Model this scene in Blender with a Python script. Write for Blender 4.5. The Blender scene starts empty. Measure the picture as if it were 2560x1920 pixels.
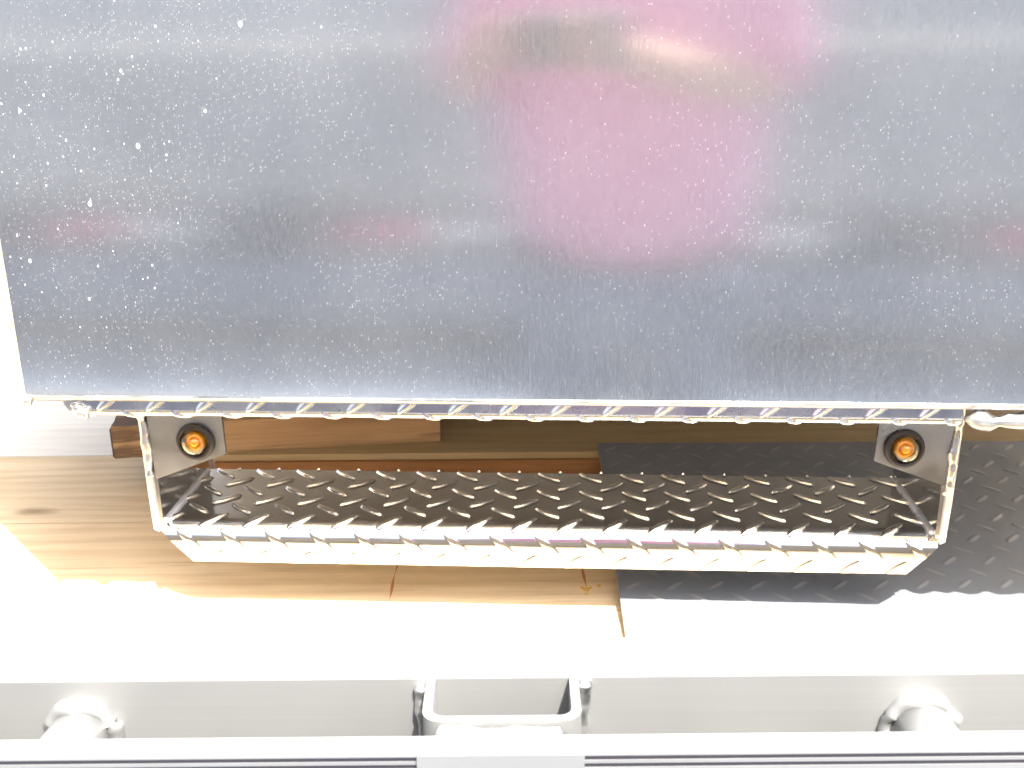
import bpy, bmesh, math, random
import numpy as np
from math import sin, cos, radians, pi
from mathutils import Vector, Matrix
random.seed(7); rng = np.random.default_rng(7)
S = bpy.context.scene
C = S.collection
# ------------------------------------------------------------------ camera
CAMZ = .487
th, ro = radians(18.6), radians(-.512)
r0 = Vector((1, 0, 0)); fw = Vector((0, cos(th), -sin(th))); u0 = r0.cross(fw)
r_ = cos(ro)*r0 + sin(ro)*u0; u_ = -sin(ro)*r0 + cos(ro)*u0
cd = bpy.data.cameras.new('camera'); cam = bpy.data.objects.new('camera', cd); C.objects.link(cam)
cam.matrix_world = Matrix(((r_.x, u_.x, -fw.x, 0), (r_.y, u_.y, -fw.y, 0), (r_.z, u_.z, -fw.z, CAMZ), (0, 0, 0, 1)))
cd.sensor_width = 36; cd.lens = 36*2620/2560; cd.clip_start = .02; cd.clip_end = 500
cd.dof.use_dof = True; cd.dof.focus_distance = .9; cd.dof.aperture_fstop = 16
S.camera = cam
# ------------------------------------------------------------------ sky, sun, exposure
W = bpy.data.worlds.new('World'); S.world = W; W.use_nodes = True
nt = W.node_tree; bg = nt.nodes['Background']
sky = nt.nodes.new('ShaderNodeTexSky'); sky.sky_type = 'NISHITA'; sky.sun_disc = False
to_sun = Vector((.26, -.565, 1)).normalized()
sky.sun_elevation = math.asin(to_sun.z); sky.sun_rotation = math.atan2(to_sun.x, to_sun.y)
sky.dust_density = 5.0; sky.air_density = .55; sky.ozone_density = 1.0
bw = nt.nodes.new('ShaderNodeHueSaturation'); bw.inputs['Saturation'].default_value = .55
nt.links.new(sky.outputs[0], bw.inputs['Color']); nt.links.new(bw.outputs[0], bg.inputs[0]); bg.inputs[1].default_value = .13
sd = bpy.data.lights.new('sun', 'SUN'); sun = bpy.data.objects.new('sun', sd); C.objects.link(sun)
sd.energy = 5.0; sd.angle = radians(.55); sd.color = (1, .95, .86)
sun.rotation_euler = to_sun.to_track_quat('Z', 'Y').to_euler(); sun.location = (1, -2, 4)
S.view_settings.view_transform = 'Standard'; S.view_settings.look = 'None'
S.view_settings.exposure = 2.2; S.view_settings.gamma = 1; S.view_settings.use_curve_mapping = False
S.render.engine = 'CYCLES'
S.cycles.max_bounces = 10; S.cycles.glossy_bounces = 6; S.cycles.diffuse_bounces = 5
S.cycles.sample_clamp_indirect = 8
# ------------------------------------------------------------------ materials
class NT:
    def __init__(s, name):
        s.m = bpy.data.materials.new(name); s.m.use_nodes = True; s.t = s.m.node_tree
        s.b = s.t.nodes['Principled BSDF']; s.tc = s.t.nodes.new('ShaderNodeTexCoord')
    def n(s, typ, ins=None, **kw):
        x = s.t.nodes.new('ShaderNode'+typ)
        for k, v in kw.items(): setattr(x, k, v)
        for k, v in (ins or {}).items(): s.put(x.inputs[k], v)
        return x
    def put(s, sock, v):
        if isinstance(v, bpy.types.NodeSocket): s.t.links.new(v, sock)
        elif isinstance(v, bpy.types.Node): s.t.links.new(v.outputs[0], sock)
        else: sock.default_value = v
    def coord(s, scale=(1, 1, 1), rnd=False, which='Object', rot=(0, 0, 0)):
        v = s.tc.outputs[which]
        if rnd:
            oi = s.n('ObjectInfo')
            mu = s.n('VectorMath', {0: v}, operation='ADD')
            sc = s.n('Math', {0: oi.outputs['Random'], 1: 37.}, operation='MULTIPLY')
            s.t.links.new(sc.outputs[0], mu.inputs[1]); v = mu.outputs[0]
        mp = s.n('Mapping', {'Vector': v, 'Scale': scale, 'Rotation': rot}); return mp.outputs[0]
    def noise(s, vec, scale, detail=3, rough=.55, dist=0):
        return s.n('TexNoise', {'Vector': vec, 'Scale': scale, 'Detail': detail, 'Roughness': rough, 'Distortion': dist}).outputs[0]
    def ramp(s, fac, stops, interp='LINEAR'):
        x = s.n('ValToRGB', {0: fac}); x.color_ramp.interpolation = interp
        e = x.color_ramp.elements
        while len(e) < len(stops): e.new(.5)
        for q, (p, c) in zip(e, stops):
            q.position = p; q.color = c if len(c) == 4 else (*c, 1)
        return x.outputs[0]
    def mix(s, f, a, b, mode='MIX'):
        x = s.n('Mix', data_type='RGBA', blend_type=mode)
        s.put(x.inputs[0], f); s.put(x.inputs[6], a if not isinstance(a, tuple) else (*a[:3], 1)); s.put(x.inputs[7], b if not isinstance(b, tuple) else (*b[:3], 1))
        return x.outputs[2]
    def math(s, op, a, b=0.):
        return s.n('Math', {0: a, 1: b}, operation=op).outputs[0]
    def mr(s, v, a, b, c, d):
        return s.n('MapRange', {0: v, 1: a, 2: b, 3: c, 4: d}).outputs[0]
    def set(s, **k):
        for a, v in k.items():
            a = a.replace('_', ' '); s.put(s.b.inputs[a], (*v, 1) if isinstance(v, tuple) and len(v) == 3 else v)
    def bump(s, h, strength=.3, dist=.001):
        x = s.n('Bump', {'Height': h, 'Strength': strength, 'Distance': dist}); s.put(s.b.inputs['Normal'], x.outputs[0]); return x
W3 = (1., 1., 1.); K3 = (0., 0., 0.)

def mat_panel():
    m = NT('brushed_dusty_aluminium')
    grain = m.noise(m.coord((1400, 1400, 12)), 1, 2)
    grain2 = m.noise(m.coord((1100, 1100, 240)), 1, 2)
    blot = m.noise(m.coord((3, 3, 3)), 2, 3)
    # dust specks: droplets dried on the sheet, more of them low and to the left
    dens = m.noise(m.coord((1, 1, 1)), 3.2, 2)
    sep = m.n('SeparateXYZ', {0: m.tc.outputs['Object']})
    left = m.mr(sep.outputs[0], .25, -.40, 0, 1)
    def specks(scale, size, thr, seed, lf=.12, mn=.04, str_=.75, nz=.06):
        mp = m.n('Mapping', {'Vector': m.n('CombineXYZ', {0: sep.outputs[0], 1: sep.outputs[2], 2: 0.}).outputs[0], 'Location': (seed, seed*.7, 0), 'Scale': (1, str_, 1)})
        v = m.n('TexVoronoi', {'Vector': mp.outputs[0], 'Scale': scale, 'Randomness': 1.}, voronoi_dimensions='2D')
        w = m.n('SeparateColor', {0: v.outputs['Color']})
        rad = m.math('MULTIPLY', m.math('POWER', w.outputs[1], 3.), size)
        dist = m.math('ADD', v.outputs['Distance'], m.math('MULTIPLY', m.noise(m.coord((1, 1, 1)), scale*1.3, 1), nz)); dist = m.math('SUBTRACT', dist, nz/2)
        on = m.math('GREATER_THAN', m.math('ADD', m.math('MULTIPLY', left, lf), m.math('ADD', w.outputs[0], m.math('MULTIPLY', dens, .5))), thr)
        d = m.mr(m.math('SUBTRACT', m.math('ADD', rad, mn), dist), 0, .05, 0, 1)
        return m.math('MULTIPLY', d, on)
    s1 = specks(100, .10, 1.53, 3.1, .36, .06)
    s2 = specks(36, .045, 1.29, 11.7, .12, .035)
    s3 = specks(260, .14, 1.64, 5.3, .44, .10, .75, .02)
    s4 = m.math('MULTIPLY', specks(560, .14, 1.17, 8.3, .10, .17, .75, .0), .16)
    sp = m.math('MAXIMUM', m.math('MAXIMUM', s1, s2), m.math('MAXIMUM', m.math('MULTIPLY', s3, .55), s4))
    # a fine scratch near the left edge
    haze = m.mr(blot, .35, .7, .10, .14)
    haze = m.math('ADD', haze, m.math('MULTIPLY', m.math('SUBTRACT', grain2, .5), .11))
    fac = m.math('MINIMUM', m.math('ADD', haze, m.math('MULTIPLY', sp, .9)), 1.)
    m.set(Base_Color=m.mix(m.math('MULTIPLY', sp, .9), (.455, .47, .49), (.74, .74, .72)),
          Metallic=m.math('SUBTRACT', 1., fac), Roughness=m.mr(grain, .3, .7, .10, .14))
    m.set(Anisotropic=.6, Anisotropic_Rotation=.0)
    tg = m.n('Tangent', direction_type='RADIAL', axis='Z'); m.put(m.b.inputs['Tangent'], tg.outputs[0])
    m.bump(m.math('ADD', m.math('MULTIPLY', grain, .25), m.math('MULTIPLY', m.noise(m.coord((9, 9, 5)), 1, 2), 6.)), .10, .0004)
    return m.m
def mat_alu(name, base=.8, rough=.12, dirt=.06, tint=(1, 1, 1), wav=.1, metal=1.):
    m = NT(name)
    n1 = m.noise(m.coord((1, 1, 1), True), 28, 4); n2 = m.noise(m.coord((1, 1, 1), True), 380, 2)
    c = tuple(base*t for t in tint); c2 = tuple(base*.86*t for t in tint)
    m.set(Base_Color=m.mix(n1, c2, c), Metallic=m.mr(n1, .4, .75, metal, metal-dirt), Roughness=m.mr(n1, .3, .7, rough*.75, rough*1.35))
    m.bump(m.math('ADD', m.math('MULTIPLY', n1, 3.), m.math('MULTIPLY', n2, .35)), wav, .0005)
    return m.m
def mat_tread(name, base, rough, metal=1., tint=(1, 1, 1)):
    m = NT(name)
    n1 = m.noise(m.coord((1, 1, 1)), 22, 4); n2 = m.noise(m.coord((1, 1, 1)), 420, 2)
    wear = m.n('Attribute', attribute_name='lug').outputs['Fac']
    c = tuple(base*t for t in tint)
    m.set(Base_Color=m.mix(wear, c, tuple(min(.92, base*1.12+.03) for t in tint)), Metallic=metal, Roughness=m.math('ADD', m.mr(n1, .3, .7, rough*.7, rough*1.3), m.math('MULTIPLY', n2, .03)))
    m.bump(m.math('ADD', m.math('MULTIPLY', n1, 2.), m.math('MULTIPLY', n2, .3)), .12, .0005)
    return m.m
def mat_rail():
    m = NT('rail_aluminium'); st = m.noise(m.coord((3, 300, 300)), 1, 3); n1 = m.noise(m.coord((1, 1, 1)), 14, 2)
    m.set(Base_Color=m.mix(st, (.255, .26, .26), (.285, .288, .286)), Metallic=.66, Roughness=m.mr(n1, .3, .7, .55, .62)); m.bump(st, .04, .0004); return m.m
def mat_wood(name, lo, mid, hi, grain=1., dark=.35, knots=True, burn=False):
    m = NT(name)
    co = m.coord((1, 1, 1), True)
    warp = m.noise(m.n('Mapping', {'Vector': co, 'Scale': (1.2, 6, 6)}).outputs[0], 1.6, 3)
    st = m.n('Mapping', {'Vector': co, 'Scale': (1.6, 38, 38)}).outputs[0]
    a = m.n('VectorMath', {0: st}, operation='ADD')
    wv = m.n('CombineXYZ', {0: 0., 1: m.math('MULTIPLY', warp, 7.), 2: 0.}); m.put(a.inputs[1], wv.outputs[0])
    g1 = m.noise(a.outputs[0], 1.0, 5, .6)
    g2 = m.noise(m.n('Mapping', {'Vector': co, 'Scale': (9, 420, 420)}).outputs[0], 1, 3)
    g3 = m.noise(co, 3.5, 3)
    wave = m.n('TexWave', {'Vector': m.n('Mapping', {'Vector': co, 'Scale': (.25, 1, 1)}).outputs[0], 'Scale': 14., 'Distortion': 7., 'Detail': 3., 'Detail Scale': 1.2}, wave_type='BANDS', bands_direction='Y').outputs['Fac']
    f = m.math('ADD', m.math('MULTIPLY', g1, .62), m.math('MULTIPLY', wave, .12)); f = m.math('ADD', f, m.math('MULTIPLY', m.math('SUBTRACT', g3, .5), .45))
    col = m.ramp(f, [(.2, lo), (.47, mid), (.78, hi)])
    col = m.mix(m.mr(g2, .52, .74, 0, .45*grain), col, tuple(x*dark for x in lo))
    # thin dark checks along the grain
    ch = m.noise(m.n('Mapping', {'Vector': co, 'Scale': (4, 90, 90)}).outputs[0], 1, 4, .6)
    chm = m.mr(ch, .66, .72, 0, .6*grain); col = m.mix(chm, col, tuple(x*.3 for x in lo))
    if knots:
        v = m.n('TexVoronoi', {'Vector': m.n('Mapping', {'Vector': co, 'Scale': (3.2, 8.5, .01)}).outputs[0], 'Scale': 1.})
        k = m.mr(m.math('ADD', v.outputs['Distance'], m.math('MULTIPLY', m.noise(co, 60, 2), .05)), .045, .13, 1, 0)
        col = m.mix(m.math('MULTIPLY', k, .8), col, (lo[0]*.35, lo[1]*.28, lo[2]*.2))
    if burn:
        sx = m.n('SeparateXYZ', {0: m.tc.outputs['Object']})
        e = m.mr(sx.outputs[0], -.166, -.06, .34, 0.)
        nb = m.noise(m.n('Mapping', {'Vector': m.tc.outputs['Object'], 'Scale': (9, 60, 60)}).outputs[0], 1.4, 3)
        col = m.mix(m.mr(m.math('ADD', nb, e), .68, .84, 0, .8), col, (.05, .03, .02))
    m.set(Base_Color=col, Roughness=m.mr(g2, .3, .7, .5, .75), Specular_IOR_Level=.35)
    m.bump(m.math('ADD', m.math('MULTIPLY', g2, .5), m.math('MULTIPLY', g1, .6)), .35, .0012)
    return m.m
def mat_plain(name, c, rough=.6, metal=0., var=.15, scale=30, spec=.5, bump=.1):
    m = NT(name); n1 = m.noise(m.coord((1, 1, 1), True), scale, 4)
    m.set(Base_Color=m.mix(n1, tuple(x*(1-var) for x in c), tuple(min(1, x*(1+var)) for x in c)), Roughness=rough, Metallic=metal, Specular_IOR_Level=spec)
    m.bump(n1, bump, .001); return m.m

M = dict(
 panel=mat_panel(),
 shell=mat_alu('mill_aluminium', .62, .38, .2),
 side=mat_alu('side_aluminium_sun_tint', .78, .5, .35, (1, .95, .86)),  # paler cream tint puts the sunlight into the side sheet's colour
 hem=mat_alu('folded_aluminium_edge', .84, .3, .3, (1, .96, .88)),
 tread=mat_tread('bright_tread_plate', .76, .11, tint=(.93, .97, 1.04)),
 lip=mat_tread('bright_lip_tread_plate', .66, .26),
 plate=mat_tread('dark_tread_plate', .215, .46, .42, (.93, 1., 1.10)),
 weld=mat_alu('weld_bead_aluminium', .56, .34, .30, wav=.3),
 satin=mat_alu('satin_cut_edge', .84, .45, .45, wav=.05, metal=.7),
 tab=mat_alu('dull_grey_aluminium', .38, .36, .35, (.95, .98, 1.04), wav=.25),
 rail=mat_rail(),
 groove_shade=mat_plain('painted_groove_shade', (.016, .014, .02), .6, .0),
 rubber=mat_plain('black_rubber', (.022, .020, .022), .42, 0, .2, 80, .4),
 wood=mat_wood('pine_deck_wood', (.50, .37, .21), (.66, .52, .33), (.76, .64, .46), .5),
 wood2=mat_wood('golden_pine_wood', (.54, .39, .22), (.70, .54, .34), (.79, .66, .47), .45),
 lumber=mat_wood('weathered_lumber', (.27, .16, .08), (.42, .27, .14), (.54, .38, .22), 1., burn=True),
 olive=mat_wood('olive_lumber', (.30, .22, .11), (.37, .28, .155), (.44, .34, .20), .35, knots=False),
 brown=mat_wood('red_brown_lumber', (.20, .09, .03), (.28, .135, .05), (.36, .19, .08), .5, knots=False),
 white=mat_wood('whitewashed_wood', (.60, .555, .48), (.69, .65, .57), (.75, .715, .64), .25, .5),
 char=mat_plain('burnt_dark_wood_end', (.06, .04, .025), .8, 0, .6, 90),
)
# ------------------------------------------------------------------ helpers
def tag(o, label=None, cat=None, group=None, kind=None):
    for k, v in (('label', label), ('category', cat), ('group', group), ('kind', kind)):
        if v: o[k] = v
    return o
def empty(name, loc, rz=0):
    o = bpy.data.objects.new(name, None); o.location = loc; o.rotation_euler = (0, 0, rz); o.empty_display_size = .05
    C.objects.link(o); return o
def link(name, me, mats, parent=None, smooth=True):
    if not isinstance(mats, (list, tuple)): mats = [mats]
    for x in mats: me.materials.append(x)
    if smooth: me.polygons.foreach_set('use_smooth', [True]*len(me.polygons))
    o = bpy.data.objects.new(name, me); C.objects.link(o)
    if parent: o.parent = parent
    return o
def bm_obj(name, bm, mat, parent=None, smooth=False, bevel=0, seg=2):
    if bevel:
        bmesh.ops.bevel(bm, geom=[e for e in bm.edges if len(e.link_faces) == 2 and e.calc_face_angle(0) > .5], offset=bevel, segments=seg, profile=.5, affect='EDGES', clamp_overlap=True)
    bmesh.ops.recalc_face_normals(bm, faces=bm.faces)
    me = bpy.data.meshes.new(name); bm.to_mesh(me); bm.free()
    o = link(name, me, mat, parent, smooth)
    if bevel and not smooth:
        me.polygons.foreach_set('use_smooth', [True]*len(me.polygons))
        try: me.set_sharp_from_angle(angle=radians(40))
        except Exception: pass
    return o
def box(bm, x0, x1, y0, y1, z0, z1, mtx=None):
    vs = [bm.verts.new((x, y, z)) for x in (x0, x1) for y in (y0, y1) for z in (z0, z1)]
    if mtx: 
        for v in vs: v.co = mtx @ v.co
    for f in ((0, 1, 3, 2), (4, 6, 7, 5), (0, 4, 5, 1), (2, 3, 7, 6), (0, 2, 6, 4), (1, 5, 7, 3)): bm.faces.new([vs[i] for i in f])
def prism(bm, pts, axis, a0, a1):
    """pts 2-D polygon extruded along axis ('x','y','z')"""
    def P(p, a): return {'x': (a, p[0], p[1]), 'y': (p[0], a, p[1]), 'z': (p[0], p[1], a)}[axis]
    A = [bm.verts.new(P(p, a0)) for p in pts]; B = [bm.verts.new(P(p, a1)) for p in pts]
    n = len(pts); bm.faces.new(A); bm.faces.new(B[::-1])
    for i in range(n): bm.faces.new((A[i], B[i], B[(i+1) % n], A[(i+1) % n]))
def np_mesh(name, verts, faces, attr=None):
    me = bpy.data.meshes.new(name); n = len(verts); k = len(faces)
    me.vertices.add(n); me.vertices.foreach_set('co', verts.astype(np.float32).ravel())
    me.loops.add(k*4); me.loops.foreach_set('vertex_index', faces.astype(np.int32).ravel())
    me.polygons.add(k); me.polygons.foreach_set('loop_start', np.arange(0, k*4, 4, dtype=np.int32))
    if attr is not None:
        a = me.attributes.new('lug', 'FLOAT', 'POINT'); a.data.foreach_set('value', attr.astype(np.float32).ravel())
    me.update(calc_edges=True); me.validate(); return me
PITCH = .0386
def lugs(U, V, h=.0014, L=.0150, w=.0038, ph=(0, 0), p=PITCH):
    """raised diamond pattern: two interleaved lattices of lens shaped bars at +-45 degrees"""
    H = np.zeros_like(U)
    for sgn, off in ((1, 0), (-1, .5)):
        a = (U-ph[0])/p-off; b = (V-ph[1])/p-off
        ia, ib = np.round(a), np.round(b)
        for da in (-1, 0, 1):
            for db in (-1, 0, 1):
                du = (a-ia-da)*p; dv = (b-ib-db)*p
                ang = radians(40)*sgn
                al = du*cos(ang)+dv*sin(ang); ac = -du*sin(ang)+dv*cos(ang)
                t = np.clip(1-(al/L)**2, 0, 1); ww = w*(t**.8)+1e-6
                x = np.clip(1-np.abs(ac)/ww, 0, 1)
                prof = np.clip(x/.62, 0, 1); prof = prof*prof*(3-2*prof)
                H = np.maximum(H, h*prof*np.clip(t*3, 0, 1))
    return H
def path(points_arcs, step):
    """2-D path from segments: ('l',(a0,b0),(a1,b1)) / ('a',(ca,cb),r,ang0,ang1). returns P(n,2), N(n,2), s(n)"""
    P = []; N = []
    for q in points_arcs:
        if q[0] == 'l':
            a, b = np.array(q[1], float), np.array(q[2], float); L = np.linalg.norm(b-a); n = max(2, int(L/step)+1)
            t = np.linspace(0, 1, n)[:, None]; d = (b-a)/L
            P.append(a+(b-a)*t); N.append(np.tile([-d[1], d[0]], (n, 1)) * q[3])
        else:
            c, r, a0, a1 = np.array(q[1]), q[2], q[3], q[4]; n = max(6, int(abs(a1-a0)*r/step)+2)
            an = np.linspace(a0, a1, n); d = np.stack([np.cos(an), np.sin(an)], 1); P.append(c+d*r); N.append(d)
    P = np.concatenate(P); N = np.concatenate(N)
    keep = np.r_[True, np.linalg.norm(np.diff(P, axis=0), axis=1) > 1e-7]; P, N = P[keep], N[keep]
    s = np.r_[0, np.cumsum(np.linalg.norm(np.diff(P, axis=0), axis=1))]
    return P, N, s
def tread_sheet(name, mat, parent, segs, u0, u1, step, thick, to3, hw=None, ph=(0, 0), h=.0014, wav=.0, fade=None, **kw):
    P, N, s = path(segs, step)
    nu = int((u1-u0)/step)+1; u = np.linspace(u0, u1, nu)
    U, V = np.meshgrid(u, s, indexing='ij')
    if hw is not None:
        lo, hi = hw(s); U = np.clip(U, lo[None, :], hi[None, :])
    H = lugs(U, V, h=h, ph=ph, **kw); lug = H/h
    if fade: H = H*np.interp(V, [fade[0], fade[1]], [1, fade[2]])
    if wav: H = H + wav*(np.sin(U*61+1.3)*np.sin(V*47+.4)+.6*np.sin(U*23+V*90))
    A = P[None, :, 0]+N[None, :, 0]*H; B = P[None, :, 1]+N[None, :, 1]*H
    A2 = np.broadcast_to(P[None, :, 0]-N[None, :, 0]*thick, U.shape); B2 = np.broadcast_to(P[None, :, 1]-N[None, :, 1]*thick, U.shape)
    top = to3(U, A, B); bot = to3(U, A2, B2)
    ns = len(s); n = nu*ns; idx = np.arange(n).reshape(nu, ns)
    q = np.stack([idx[:-1, :-1], idx[1:, :-1], idx[1:, 1:], idx[:-1, 1:]], -1).reshape(-1, 4)
    F = [q, q[:, ::-1]+n]
    ring = np.concatenate([idx[:-1, 0], idx[-1, :-1], idx[:0:-1, -1], idx[0, :0:-1]])
    r2 = np.roll(ring, -1); F.append(np.stack([r2, ring, ring+n, r2+n], -1))
    V3 = np.concatenate([top.reshape(-1, 3), bot.reshape(-1, 3)]); F = np.concatenate(F)
    me = np_mesh(name, V3, F, np.concatenate([lug.ravel(), np.zeros(n)]))
    o = link(name, me, mat, parent)
    try: me.set_sharp_from_angle(angle=radians(60))
    except Exception: pass
    return o
def tube(pts, rad, mat, name, parent, seg=12, ripple=0., rstep=.004, wob=0., sub=1, flat=1.):
    """lumpy tube along a polyline (weld beads, wires)"""
    P = [Vector(p) for p in pts]; Q = []
    for a, b in zip(P[:-1], P[1:]):
        n = max(1, int((b-a).length/(rstep/5)) if ripple else sub)
        for i in range(n): Q.append(a.lerp(b, i/n))
    Q.append(P[-1]); bm = bmesh.new(); rings = []; d = 0
    for i, p in enumerate(Q):
        t = (Q[min(i+1, len(Q)-1)]-Q[max(i-1, 0)]).normalized()
        up = Vector((0, 0, 1)) if abs(t.z) < .9 else Vector((0, 1, 0))
        x = t.cross(up).normalized(); y = t.cross(x)
        if i: d += (p-Q[i-1]).length
        r = rad*(1+ripple*(abs(sin(d/rstep*pi))-.5))*(1+wob*(sin(d*170)+.6*sin(d*433+1)))
        if i in (0, len(Q)-1): r *= .35
        cc = p+x*wob*rad*.8*sin(d*260)+y*wob*rad*.8*sin(d*310+2)
        rings.append([bm.verts.new(cc+(x*cos(k*2*pi/seg)+y*sin(k*2*pi/seg)*flat)*r) for k in range(seg)])
    for A, B in zip(rings[:-1], rings[1:]):
        for k in range(seg): bm.faces.new((A[k], A[(k+1) % seg], B[(k+1) % seg], B[k]))
    bm.faces.new(rings[0]); bm.faces.new(rings[-1][::-1])
    return bm_obj(name, bm, mat, parent, smooth=True)
def lathe(prof, name, mat, parent, axis_y=True, seg=48, loc=(0, 0, 0)):
    """profile (r, y) revolved about local y axis"""
    bm = bmesh.new(); R = []
    for r, y in prof:
        if r < 1e-6: R.append([bm.verts.new((loc[0], loc[1]+y, loc[2]))])
        else: R.append([bm.verts.new((loc[0]+r*cos(2*pi*k/seg), loc[1]+y, loc[2]+r*sin(2*pi*k/seg))) for k in range(seg)])
    for A, B in zip(R[:-1], R[1:]):
        for k in range(seg):
            k2 = (k+1) % seg
            if len(A) == 1 and len(B) == 1: continue
            if len(A) == 1: bm.faces.new((A[0], B[k2], B[k]))
            elif len(B) == 1: bm.faces.new((A[k], A[k2], B[0]))
            else: bm.faces.new((A[k], A[k2], B[k2], B[k]))
    return bm_obj(name, bm, mat, parent, smooth=True)

# ------------------------------------------------------------------ the setting: yard ground
m = NT('yard_asphalt')
g = m.noise(m.coord((1, 1, 1)), 240, 3); g2 = m.noise(m.coord((1, 1, 1)), 1.2, 4)
m.set(Base_Color=m.mix(m.mr(g2, .3, .7, 0, 1), m.mix(g, (.095, .125, .175), (.14, .175, .235)), m.mix(g, (.12, .15, .20), (.17, .205, .265))), Roughness=.95, Specular_IOR_Level=.05); m.bump(g, .5, .01)
bm = bmesh.new(); GZ = -.80
n = 40
vs = [[bm.verts.new(((i/n-.5)*300, (j/n-.5)*300, GZ)) for j in range(n+1)] for i in range(n+1)]
for i in range(n):
    for j in range(n): bm.faces.new((vs[i][j], vs[i+1][j], vs[i+1][j+1], vs[i][j+1]))
tag(bm_obj('ground', bm, m.m), kind='structure')

# ------------------------------------------------------------------ the deck: one thing per board
def board(name, x0, x1, y0, y1, z0, z1, mat, label, group=None, rz=0, cat='board'):
    cx, cy = (x0+x1)/2, (y0+y1)/2; bm = bmesh.new()
    nx = 60; L, D, T = x1-x0, y1-y0, z1-z0
    box(bm, -L/2, L/2, -D/2, D/2, 0, T)
    o = bm_obj(name, bm, mat, None, bevel=.0022)
    o.location = (cx, cy, z0); o.rotation_euler = (0, 0, rz)
    return tag(o, label, cat, group)
G = 'deck boards laid side by side'
TH = .038
rows = [(.442, .628, 'wood2', 'pale pine deck board running under the silver rail, nearest the camera'),
        (.631, .8145, 'wood2', 'sun bleached pine deck board just behind the silver rail'),
        (.8175, .999, 'wood2', 'golden pine deck board crossed by the shadow edge below the hanging step'),
        (1.002, 1.184, 'wood', 'tan pine deck board directly behind the board with the shadow edge'),
        (1.188, 1.372, 'white', 'whitewashed deck board seen under the left corner of the panel'),
        (1.375, 1.559, 'white', 'whitewashed deck board farther back under the panel, second of the pale ones'),]
for y0, y1, mt, lb in rows:
    board('deck_board', -2.2, 2.2, y0, y1, -TH, 0, M[mt], lb, G)
y = 1.562
for i, w in enumerate(('third pine board behind the whitewashed pair', 'pine board one behind the third, in the deep shade of the box')):
    board('deck_board', -2.2, 2.2, y, y+.184, -TH, 0, M['wood'], 'tan deck ' + w, G); y += .187
# rusty drips and a small resin knot on the board crossed by the shadow edge
bd = next(o for o in C.objects if o.get('label', '').startswith('golden pine'))
M['rust'] = mat_plain('rust_stain', (.42, .16, .06), .8, 0, .3, 200); M['resin'] = mat_plain('resin_knot', (.62, .36, .06), .35, 0, .4, 300)
for k, (xa, ya, xb, yb) in enumerate(((-.112, .925, -.113, .835), (.0655, .93, .0665, .848))):
    bm = bmesh.new(); n = 24; L1 = []; L2 = []
    for i in range(n+1):
        q = i/n; x = xa+(xb-xa)*q+.0004*sin(q*9); y = ya+(yb-ya)*q; w = .0012*(.7+.5*sin(q*11+k))*min(1, 6*q+.2, 6*(1-q)+.2)
        L1.append(bm.verts.new((x-w-bd.location.x, y-bd.location.y, TH+.0003))); L2.append(bm.verts.new((x+w-bd.location.x, y-bd.location.y, TH+.0003)))
    for i in range(n): bm.faces.new((L1[i], L2[i], L2[i+1], L1[i+1]))
    bm_obj('rust_streak', bm, M['rust'], bd)
bm = bmesh.new()
for dx, dy, rr_ in ((0, 0, .0035), (.004, .003, .002), (-.0035, .003, .0022), (.012, .007, .0025), (0, -.008, .0022)):
    bmesh.ops.create_icosphere(bm, subdivisions=2, radius=rr_, matrix=Matrix.Translation((.0665+dx-bd.location.x, .853+dy-bd.location.y, TH-.0002)) @ Matrix.Diagonal((1, 1.3, .25, 1)))
bm_obj('resin_knot', bm, M['resin'], bd, smooth=True)
# joists and posts carrying the deck
t = empty('deck_support', (0, 1.15, GZ)); tag(t, 'grey steel frame with legs carrying the wooden deck', 'frame')
M['steel'] = mat_plain('grey_steel', (.16, .165, .17), .5, .7)
for x in (-2, -1, 0, 1, 2):
    bm = bmesh.new(); box(bm, x-.03, x+.03, -.70, .78, -TH-.10-GZ, -TH-GZ); bm_obj('joist', bm, M['steel'], t, bevel=.003)
for x in (-1.9, 1.9):
    for yy in (-.6, .7):
        bm = bmesh.new(); box(bm, x-.04, x+.04, yy-.04, yy+.04, 0, -TH-.10-GZ); bm_obj('leg', bm, M['steel'], t, bevel=.004)
# loose lumber on the deck
board('lumber', -.335, 1.9, 1.0885, 1.272, .0005, .0300, M['brown'], 'dark red brown plank flat on the deck, lower of two stacked behind the step', cat='lumber')
board('lumber', -.338, 1.9, 1.0930, 1.275, .0305, .0380, M['olive'], 'thin olive brown board on top of the red brown plank behind the step', cat='lumber')
# scrap piece laid askew on it
t = empty('lumber_offcut', (-.27, 1.155, .038), radians(7.2)); tag(t, 'short brown lumber offcut with burnt left end, lying askew on the olive board', 'lumber')
bm = bmesh.new(); box(bm, -.182, .182, -.048, .045, 0, .038); bm_obj('plank', bm, M['lumber'], t, bevel=.002)
# rough split end of the offcut
bm = bmesh.new()
for i in range(9):
    a0 = -.048+.0103*i; box(bm, -.1825-.0035*random.random(), -.1815, a0, a0+.0100, .001+.006*random.random(), .0375-.004*random.random())
bm_obj('charred_end', bm, M['char'], t)

# ------------------------------------------------------------------ dark tread plate leaning on the long plank
t = empty('tread_plate', (.355, .753, .002), 0)
tag(t, 'dark grey diamond tread plate lying on the pine boards to the right', 'metal plate')
D0, z0p, z1p = .352, .0035, .0405
tread_sheet('sheet', M['plate'], t, [('l', (0, z0p), (D0, z1p), 1)], -.262, .42, .0016, .003,
            lambda U, A, B: np.stack([U+A*(-.02)*0, A, B], -1), ph=(.011, .006), h=.0009, wav=.00025, p=.0370, L=.0105, w=.0026)
t.rotation_euler = (0, 0, radians(-.6))

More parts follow.
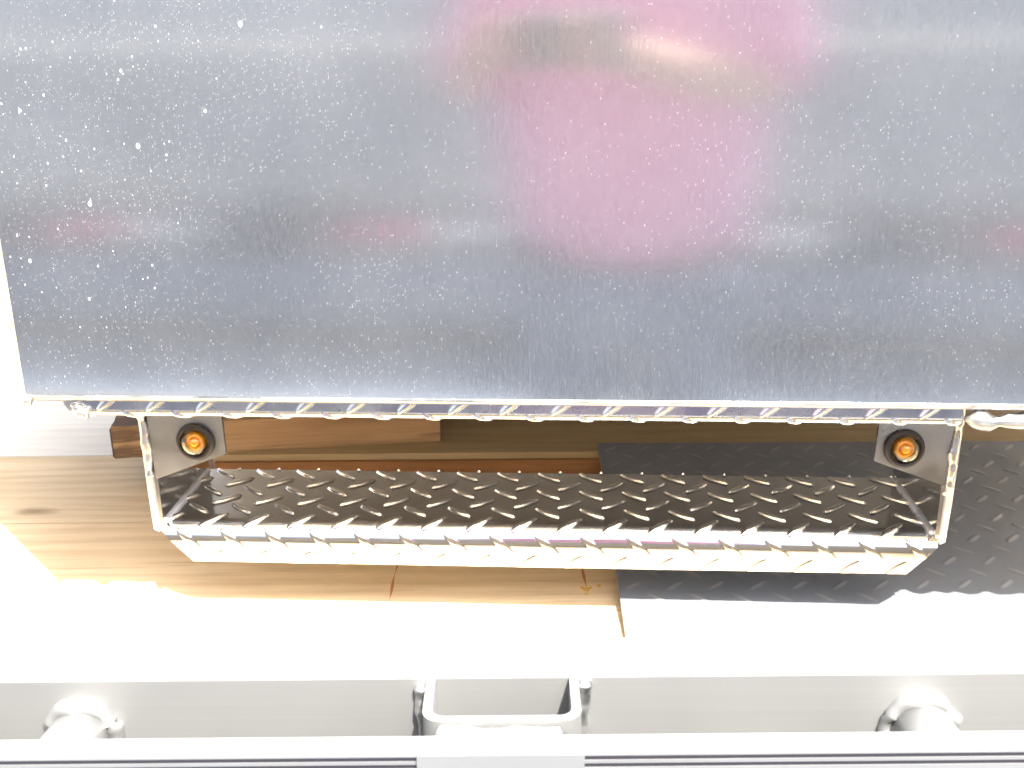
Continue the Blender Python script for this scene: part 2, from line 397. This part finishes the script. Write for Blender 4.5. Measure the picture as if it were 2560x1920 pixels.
# ------------------------------------------------------------------ the truck box with its hanging step
YAW = -radians(3.2)
BX = empty('truck_box', (.024, .797, 0), YAW)
tag(BX, 'large dusty aluminium truck box with tread plate lip, amber marker lights and hanging step', 'truck box')
PT = .74                                    # top of the panel
# front panel: sheet with a rolled bottom hem
segs = []
bm = bmesh.new(); yf = -.066
prof = [(yf, PT), (yf, .2265)]
for k in range(9):
    a = pi+ (pi*.75)*k/8; prof.append((yf+.003+.003*cos(a), .2265+.003*sin(a)))
prof2 = [(yf+.0045, .2255), (yf+.0025, .2275), (yf+.0025, PT)]
pp = prof+prof2[:]
sheet = prof[:2]
prism(bm, [(yf, PT), (yf, .2275), (yf+.003, .2275), (yf+.003, PT)], 'x', -.391, .76)
bm_obj('front_panel', bm, M['panel'], BX)
bm = bmesh.new()
pr = [(yf+.0028+.0036*cos(a), .2268+.0030*sin(a)) for a in np.linspace(0, 2*pi, 20)[:-1]]
prism(bm, pr, 'x', -.392, .76); bm_obj('rolled_hem', bm, M['hem'], BX, smooth=True)
# left edge of the panel: thin folded strip
bm = bmesh.new(); pr = [(-.3915+.0022*cos(a), yf+.0028+.0034*sin(a)) for a in np.linspace(0, 2*pi, 16)[:-1]]
prism(bm, pr, 'z', .226, PT); bm_obj('folded_edge', bm, M['hem'], BX, smooth=True)
# splayed side and rest of the shell
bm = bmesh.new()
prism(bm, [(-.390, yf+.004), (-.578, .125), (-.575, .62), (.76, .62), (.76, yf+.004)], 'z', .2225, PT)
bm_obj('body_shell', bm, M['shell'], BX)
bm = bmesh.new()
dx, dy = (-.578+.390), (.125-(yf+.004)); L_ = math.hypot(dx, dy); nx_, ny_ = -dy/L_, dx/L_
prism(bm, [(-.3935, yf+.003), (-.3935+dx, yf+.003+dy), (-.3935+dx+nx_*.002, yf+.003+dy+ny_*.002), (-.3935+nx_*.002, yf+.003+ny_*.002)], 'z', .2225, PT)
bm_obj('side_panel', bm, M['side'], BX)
# rear support under the box (out of sight)
bm = bmesh.new(); box(bm, -.45, .7, .50, .58, 0, .2225); bm_obj('rear_support', bm, M['shell'], BX, bevel=.003)
# tread plate lip under the panel: front strip, tight bend, underside
yl = -.0605; r = .0065; zb = .2085
lipsegs = [('l', (yl+.0009, .2245), (yl, zb+r), -1), ('a', (yl+r, zb+r), r, pi, 1.5*pi), ('l', (yl+r, zb), (yl+.09, zb), -1)]
def liphw(s):
    lo = -.368+.010*np.clip(s/.016, 0, 1); return lo, np.full_like(s, .310)
tread_sheet('lip', M['lip'], BX, lipsegs, -.37, .312, .0008, .0025, lambda U, A, B: np.stack([U, A, B], -1), hw=liphw, ph=(-.0135+.0135, .0105+PITCH/4), h=.0013, wav=.00010)
# underside sheet
bm = bmesh.new(); prism(bm, [(-.36, .02), (-.55, .14), (-.55, .60), (.74, .60), (.74, .02)], 'z', .216, .2222); bm_obj('underside', bm, M['shell'], BX)
# lumpy welded end at the right of the lip, and the little weld at its left
tube([(.312, yl+.001, .216), (.330, yl-.001, .213), (.352, yl, .2145), (.40, yl, .2125), (.55, yl+.001, .2130), (.74, yl+.001, .213)], .0060, M['weld'], 'weld_bead', BX, ripple=.30, rstep=.023, wob=.20)
tube([(-.356, yl+.003, .2205), (-.352, yl-.001, .2135), (-.345, yl-.001, .212)], .0042, M['weld'], 'weld_bead', BX, ripple=.3, rstep=.004, wob=.1)
tube([(-.3925, yf+.002, .2265), (-.3895, yf-.0005, .2245), (-.386, yf, .224)], .0035, M['weld'], 'weld_bead', BX, ripple=.3, rstep=.003, wob=.1)

# ---- step: tread, tight front bend, flange with cut corners
ST = empty('step', (0, 0, 0)); ST.parent = BX
zt, TD, rb = .0885, .120, .0165
stepsegs = [('l', (TD, zt), (rb, zt), -1), ('a', (rb, zt-rb), rb, .5*pi, pi), ('l', (0, zt-rb), (0, .0555), 1)]
stepsegs = [('l', (TD, zt), (rb, zt), -1), ('a', (rb, zt-rb), rb, .5*pi, pi*1.0), ('l', (0, zt-rb), (0, .0535), -1)]
def stephw(s):
    # width against path length: full over the tread and the bend, cut in over the flange
    s0 = TD-rb+rb*pi/2-.006; s1 = s0+.030
    w = np.interp(s, [0, s0, s1, 1], [.3255, .3255, .297, .294]); return -w, w+.003
tread_sheet('step_tread', M['tread'], ST, stepsegs, -.3255, .3285, .0008, .003, lambda U, A, B: np.stack([U, A, B], -1),
            hw=stephw, ph=(.004, .011), h=.0024, wav=.00012, fade=(.100, .128, .10))
for sg in (-1, 1):
    # side plate: tread pattern faces inwards
    xs = .3285*sg
    sp = tread_sheet('side_plate', M['tread'], ST, [('l', (TD, zt-.003), (TD, .2155), 1)], 0, TD, .0009, .004,
        (lambda U, A, B, xs=xs, sg=sg: np.stack([xs-sg*(A-TD), U, B], -1)), ph=(.012 if sg < 0 else .026, .02), h=.0022)
    # solid front edge of the plate, slightly bent
    pts = [(xs, zt-.006), (xs+sg*.0042, zt-.004), (xs+sg*.0055, .12), (xs+sg*.0062, .2155), (xs+sg*.0005, .2155), (xs, .12)]
    bm = bmesh.new(); prism(bm, pts if sg > 0 else pts[::-1], 'y', -.002, .012); bm_obj('edge_strip', bm, M['satin'], ST, bevel=.0012)
    # chamfer closing piece between side plate and flange
    bm = bmesh.new()
    pts = [(sg*.333, .096), (sg*.333, .084), (sg*.299, .0535), (sg*.290, .0535), (sg*.3255, .0885)]
    prism(bm, pts if sg > 0 else pts[::-1], 'y', .0035, .0065); bm_obj('corner_strip', bm, M['tread'], ST)
    # light tab
    P = [(-.3265, .2155), (-.2635, .2155), (-.2625, .1562), (-.3245, .1322)] if sg < 0 else [(.2690, .2155), (.3275, .2155), (.3265, .1355), (.2672, .1570)]
    bm = bmesh.new(); prism(bm, P, 'y', -.004, -.0005); bm_obj('light_tab', bm, M['tab'], ST, bevel=.0007)
    # weld down the outer edge of the tab
    tube([(sg*.3290, -.003, .208), (sg*.3300, -.0045, .19), (sg*.3286, -.0045, .165), (sg*.3292, -.004, .134)], .0036, M['weld'], 'weld_bead', ST, ripple=.10, rstep=.0075, wob=.14)
    tube([(sg*.327, -.0045, .200), (sg*.312, -.0055, .2035), (sg*.298, -.005, .203), (sg*.290, -.003, .206)], .0040, M['weld'], 'weld_bead', ST, ripple=.25, rstep=.006, wob=.12)
    # joint weld between tread and side plate
    tube([(sg*.3235, .004, zt+.001), (sg*.3240, TD-.002, zt+.001)], .0020, M['satin'], 'joint_weld', ST, ripple=.1, rstep=.008, wob=.05)

# ---- marker lights
def mat_lens():
    m = NT('amber_lens'); m.set(Base_Color=(1., .88, .58), Roughness=.03, Transmission_Weight=1., IOR=1.42); return m.m
def mat_amber(name, c, r, em=0):
    m = NT(name); n1 = m.noise(m.coord((1, 1, 1)), 260, 2)
    m.set(Base_Color=m.mix(n1, tuple(x*.75 for x in c), c), Roughness=r, Metallic=.35); return m.m
M['lens'] = mat_lens(); M['refl'] = mat_amber('amber_reflector', (1., .50, .02), .22); M['core'] = mat_amber('amber_bulb_core', (1., .66, .10), .2); M['dk'] = mat_amber('deep_amber_ring', (.55, .12, .01), .3)
def marker(x, z, tilt):
    R = empty('marker_light', (x, -.004, z), 0); R.parent = BX; R.rotation_euler = (radians(tilt[0]), 0, radians(tilt[1]))
    lathe([(.0158, 0), (.0162, -.0015), (.0158, -.0034), (.0145, -.0046), (.0132, -.0052), (.0122, -.0046), (.0115, -.003), (.0113, -.0005), (.0113, 0)], 'grommet', M['rubber'], R)
    LS = 1.10
    lens = lathe([(r*LS, y) for r, y in [(.0000, -.0128), (.0018, -.0127), (.0036, -.0121), (.0054, -.0111), (.0070, -.0098), (.0083, -.0082), (.0092, -.0064), (.0098, -.0045), (.0101, -.003), (.0100, -.0012),
           (.0088, -.0012), (.0087, -.0035), (.0082, -.0052), (.0073, -.0069), (.0060, -.0084), (.0045, -.0096), (.0030, -.0104), (.0014, -.0108), (.0000, -.0109)]], 'lens', M['lens'], R, seg=56)
    lathe([(.0086, -.0010), (.0085, -.0020), (.0068, -.0030), (.0064, -.0042), (.0058, -.0045), (.0050, -.0030), (.0036, -.0022), (.0030, -.0016), (0, -.0016)], 'reflector', M['refl'], R)
    lathe([(.0034, -.0017), (.0034, -.0048), (.0026, -.0056), (.0012, -.0060), (0, -.0060)], 'bulb', M['core'], R, seg=24)
marker(-.2866, .1672, (0, -4)); marker(.2895, .1685, (-4, 5))

# ------------------------------------------------------------------ silver double rail in front, with rungs and a U bracket
RL = empty('silver_rail', (0, .50, 0), 0)
tag(RL, 'silver aluminium double rail with welded round struts and a square bracket, nearest the camera', 'rail')
zt_, yb0, yb1 = .127, .0300, .0720          # local y of the back rail: face .5295 .. .5715
tl = radians(.0)
def rrect(x0, x1, z0, z1, r, n=5):
    P = []
    for cx, cz, a0 in ((x1-r, z1-r, 0), (x0+r, z1-r, pi/2), (x0+r, z0+r, pi), (x1-r, z0+r, 1.5*pi)):
        for k in range(n+1): P.append((cx+r*cos(a0+k*pi/2/n), cz+r*sin(a0+k*pi/2/n)))
    return P
bm = bmesh.new(); prism(bm, rrect(yb0, yb1, 0, zt_, .0016), 'x', -1.5, 1.5); bm_obj('back_rail', bm, M['rail'], RL)
# front rail profile with two grooves in its face
f0, f1 = -.0385, -.0245
P = [(f1, .0), (f1, zt_)]
P += [(f0+.0022-.0022*sin(a)*1.0, zt_-.0022+.0022*cos(a)) for a in np.linspace(0, pi/2, 6)]
for g in (.1230, .1184):
    P += [(f0, g+.0011), (f0+.0050, g+.0011), (f0+.0050, g-.0010), (f0, g-.0014)]
P += [(f0, .02), (f0, 0)]
bm = bmesh.new(); prism(bm, P, 'x', -1.5, 1.5); bm_obj('front_rail', bm, M['rail'], RL)
for g in (.1230, .1184):  # black strips fill the grooves and stand in for their shade
    bm = bmesh.new(); box(bm, -1.5, 1.5, f0+.0003, f0+.0048, g-.0013, g+.0010); bm_obj('groove_shade_strip', bm, M['groove_shade'], RL)
# smooth welded plate over the grooves
bm = bmesh.new(); prism(bm, rrect(-.0520, .0365, .02, .1262, .001), 'y', f0-.0016, f0+.0005); bm_obj('cover_plate', bm, M['rail'], RL, bevel=.0005)
# web between the rails, low down
bm = bmesh.new(); box(bm, -1.5, 1.5, f1, yb0, .006, .012); bm_obj('web', bm, M['rail'], RL)
# round struts
for x, ang in ((-.2585, -.10), (.2415, .05)):
    t = empty('strut', (x, yb0, .0900)); t.parent = RL
    bm = bmesh.new(); bmesh.ops.create_cone(bm, cap_ends=True, segments=40, radius1=.0185, radius2=.0185, depth=.060, matrix=Matrix.Translation((0, -.027, 0)) @ Matrix.Rotation(pi/2, 4, 'X'))
    bm_obj('pipe', bm, M['rail'], t, smooth=True).rotation_euler = (radians(0), 0, ang)
    pts = [(.0195*cos(a), -.0015, .0195*sin(a)) for a in np.linspace(-.5, pi+.5, 26)]
    tube(pts, .0050, M['rail'], 'weld_bead', t, ripple=.20, rstep=.0115, wob=.16)
# stake pocket: upright U section welded to the face of the back rail, open at the top
t = empty('stake_pocket', (-.0073, yb0, 0)); t.parent = RL
w, dp, tk, rr = .0445, .0415, .0052, .010
def arc(cx, cz, r, a0, a1, n=8): return [(cx+r*cos(a), cz+r*sin(a)) for a in np.linspace(a0, a1, n)]
P = [(-w, -.0006)]+arc(-w+rr, -dp+rr, rr, pi, 1.5*pi)+arc(w-rr, -dp+rr, rr, 1.5*pi, 2*pi)+[(w, -.0006), (w-tk, -.0006)]
P += arc(w-tk-.007, -dp+tk+.007, .007, 0, -pi/2)+arc(-w+tk+.007, -dp+tk+.007, .007, -pi/2, -pi)+[(-w+tk, -.0006)]
bm = bmesh.new(); n_ = len(P); half = n_//2
A = [bm.verts.new((p[0], p[1], zt_-.0006)) for p in P]; B = [bm.verts.new((p[0], p[1], .02)) for p in P]
for i in range(n_): bm.faces.new((A[i], B[i], B[(i+1) % n_], A[(i+1) % n_]))
for i in range(half-1):
    j = n_-1-i
    bm.faces.new((A[i], A[i+1], A[j-1], A[j])); bm.faces.new((B[i], B[j], B[j-1], B[i+1]))
bm_obj('pocket_wall', bm, M['rail'], t, bevel=.0005)
tube([(-w-.0035, -.002, zt_-.004), (-w-.003, -.003, .105), (-w-.002, -.003, .080)], .0038, M['weld'], 'weld_bead', t, ripple=.12, rstep=.007, wob=.12)
tube([(w+.0035, -.002, zt_-.002), (w+.003, -.003, .105), (w+.003, -.003, .080)], .0042, M['weld'], 'weld_bead', t, ripple=.12, rstep=.007, wob=.10)
tube([(-w+.008, -dp-.006, zt_-.006), (-.022, -dp-.006, zt_-.0055), (-.008, -dp-.007, zt_-.0065), (.018, -dp-.007, zt_-.006), (w-.010, -dp-.006, zt_-.0055)], .0058, M['weld'], 'weld_bead', t, ripple=.08, rstep=.012, wob=.06)

# ------------------------------------------------------------------ what the panel mirrors: photographer and a parked trailer
def skin(name, V, E, Rr, mat, parent, root=0, lv=2):
    me = bpy.data.meshes.new(name); me.from_pydata(V, E, []); o = bpy.data.objects.new(name, me); C.objects.link(o); o.parent = parent
    md = o.modifiers.new('Skin', 'SKIN'); md.use_smooth_shade = True
    for i, q in enumerate(Rr): me.skin_vertices[0].data[i].radius = q if isinstance(q, tuple) else (q, q)
    me.skin_vertices[0].data[root].use_root = True
    s_ = o.modifiers.new('Sub', 'SUBSURF'); s_.levels = s_.render_levels = lv
    me.materials.append(mat); return o
M['skin'] = mat_plain('skin', (.58, .34, .24), .5, 0, .08); M['shirt'] = mat_plain('pink_cloth', (.80, .33, .50), .85, 0, .08, 12)
M['jeans'] = mat_plain('blue_grey_denim', (.12, .17, .26), .85, 0, .15, 60); M['hair'] = mat_plain('brown_hair', (.10, .055, .03), .6, 0, .3, 120)
M['black'] = mat_plain('black_phone', (.16, .15, .15), .5); M['shoe'] = mat_plain('grey_shoe', (.3, .3, .3), .7)
PZ = GZ
PE = empty('person', (.085, -.38, PZ), 0)
tag(PE, 'person in a pink shirt and jeans holding up a phone, mirrored blurred in the panel', 'person')
sh = 1.40
BV = [(0, 0, .93), (0, 0, 1.08), (0, .01, 1.26), (0, .0, 1.42), (0, .01, 1.50), (0, .035, 1.60), (0, .03, 1.70)]
BE = [(0, 1), (1, 2), (2, 3), (3, 4), (4, 5), (5, 6)]
BR = [(.15, .11), (.13, .10), (.155, .11), (.10, .07), .052, (.075, .09), (.06, .075)]
def add(v, r, p): BV.append(v); BR.append(r); BE.append((p, len(BV)-1)); return len(BV)-1
for sg in (-1, 1):
    a = add((.17*sg, 0, 1.42), .055, 3); e = add((.25*sg-.03, .06, 1.19), .042, a)
    hx = -.13+.085*sg
    w_ = add((hx, .30, 1.262), .027, e)
    l1 = add((.09*sg, 0, .86), .085, 0); k_ = add((.10*sg, .03, .48), .058, l1); an = add((.11*sg, 0, .09), .04, k_)
body = skin('body', BV, BE, BR, M['skin'], PE)
for sg in (-1, 1):
    hx = -.13+.085*sg; HV = [(hx, .30, 1.262), (hx-.012*sg, .345, 1.268)]; HE = [(0, 1)]; HR = [.022, .026]
    for k in range(4):
        zz = 1.245+.017*k; HV += [(hx-.016*sg, .362, zz), (hx-.034*sg, .376, zz), (hx-.052*sg, .374, zz+.002)]; b0 = len(HV)-3
        HE += [(1, b0), (b0, b0+1), (b0+1, b0+2)]; HR += [.0095, .0088, .0075]
    HV += [(hx-.018*sg, .335, 1.292), (hx-.04*sg, .350, 1.300)]; HE += [(1, len(HV)-2), (len(HV)-2, len(HV)-1)]; HR += [.011, .0088]
    skin('hand', HV, HE, HR, M['skin'], PE, lv=1)
# shirt and jeans as clothing children
SV = [(0, 0, .86), (0, 0, 1.08), (0, .01, 1.27), (0, 0, 1.43)]; SE = [(0, 1), (1, 2), (2, 3)]; SR = [(.215, .15), (.235, .15), (.27, .155), (.15, .09)]
for sg in (-1, 1):
    SV += [(.18*sg, 0, 1.425), (.245*sg-.02, .045, 1.24), (.25*sg-.03, .10, 1.195)]; b0 = len(SV)-3; SE += [(3, b0), (b0, b0+1), (b0+1, b0+2)]; SR += [.075, .066, .060]
skin('shirt', SV, SE, SR, M['shirt'], PE)
JV = [(0, 0, .93)]; JE = []; JR = [(.155, .115)]
for sg in (-1, 1):
    JV += [(.095*sg, 0, .84), (.10*sg, .03, .48), (.11*sg, 0, .10)]; b0 = len(JV)-3; JE += [(0, b0), (b0, b0+1), (b0+1, b0+2)]; JR += [.10, .075, .065]
skin('jeans', JV, JE, JR, M['jeans'], PE)
for sg in (-1, 1):
    skin('shoe', [(.11*sg, -.03, .05), (.115*sg, .06, .045), (.12*sg, .17, .035)], [(0, 1), (1, 2)], [.046, .048, .034], M['shoe'], PE)
skin('hair', [(0, -.01, 1.72), (0, -.045, 1.66), (0, -.05, 1.58)], [(0, 1), (1, 2)], [(.085, .09), (.085, .07), (.07, .05)], M['hair'], PE)
for sg in (-1, 1):
    bm = bmesh.new(); bmesh.ops.create_uvsphere(bm, u_segments=16, v_segments=10, radius=.012, matrix=Matrix.Translation((.032*sg, .112, 1.635))); bm_obj('eye', bm, mat_plain('eye_white', (.7, .7, .7), .2) if sg < 0 else bpy.data.materials['eye_white'], PE, smooth=True)
ph = bmesh.new(); box(ph, -.078, .078, -.004, .004, -.037, .037)
ph = bm_obj('phone', ph, M['black'], None, bevel=.003); ph.location = (0, -.022, CAMZ-.012); ph.rotation_euler = (-th, 0, 0)
tag(ph, 'dark grey phone held in both hands by the person behind the camera', 'phone')

bm = bmesh.new(); box(bm, -30, 30, -3, 3, 0, 7); o = bm_obj('backdrop_wall', bm, mat_plain('backdrop_siding', (.62, .60, .57), .8, 0, .1, 1.))  # building added to hold back the bright sky mirrored in the panel
o.location = (0, -22, GZ); tag(o, 'long grey warehouse beyond the parked trailer, added to dim the sky mirrored in the panel', 'backdrop')
TR = empty('parked_trailer', (0, -2.9, GZ)); tag(TR, 'grey flatbed trailer with red and white reflective tape, mirrored in the panel', 'trailer')
M['tr'] = mat_plain('grey_trailer_paint', (.14, .155, .175), .9, spec=.05); M['red'] = mat_plain('red_reflective_tape', (.90, .08, .20), .4); M['wt'] = mat_plain('white_reflective_tape', (.92, .88, .80), .4)
M['cream'] = mat_plain('cream_trailer_panel', (.80, .74, .62), .6)
bm = bmesh.new(); box(bm, -6, 6, -2.2, 0, .36, .58); bm_obj('bed', bm, M['tr'], TR, bevel=.01)
M['side2'] = mat_plain('pale_grey_added_side', (.40, .395, .385), .8, 0, .06, 2., spec=.1)
bm = bmesh.new(); box(bm, -6, 6, -2.19, -.025, .58, 1.22); bm_obj('added_side_wall', bm, M['side2'], TR, bevel=.01)  # wall added so the panel mirrors one even shaded surface
bm = bmesh.new(); box(bm, -6, 6, -.024, .0, .06, .355); bm_obj('added_skirt', bm, mat_plain('blue_grey_added_skirt', (.26, .31, .38), .8, 0, .06, 2., spec=.1), TR, bevel=.004)  # added to close the dark gap below the bed in the mirrored view
for i in range(9):
    x = -5.13+i*1.337
    bm = bmesh.new(); box(bm, x, x+.345, .0005, .0035, .44, .525); bm_obj('red_tape', bm, M['red'], TR)
    bm = bmesh.new(); box(bm, x+.35, x+.695, .0005, .0035, .44, .525); bm_obj('white_tape', bm, M['wt'], TR)
for zz, w in ((.68, .016), (1.11, .016), (1.205, .03)):
    bm = bmesh.new(); box(bm, -6, 6, -.024, -.004, zz, zz+w); bm_obj('side_rail', bm, M['cream'], TR, bevel=.004)
for x in (-4, -2, 0, 2, 4):
    bm = bmesh.new(); box(bm, x-.03, x+.03, -.022, -.012, .585, 1.2); bm_obj('stake', bm, M['tr'], TR)
for x in (-3.6, -2.5, 2.6, 3.7):
    wv = empty('wheel', (x, -.35, .30)); wv.parent = TR
    bm = bmesh.new(); bmesh.ops.create_cone(bm, cap_ends=True, segments=40, radius1=.30, radius2=.30, depth=.24, matrix=Matrix.Rotation(pi/2, 4, 'X')); bm_obj('tyre', bm, M['rubber'], wv, bevel=.03)
    bm = bmesh.new(); bmesh.ops.create_cone(bm, cap_ends=True, segments=32, radius1=.17, radius2=.16, depth=.26, matrix=Matrix.Rotation(pi/2, 4, 'X')); bm_obj('rim', bm, M['rail'], wv, bevel=.01)
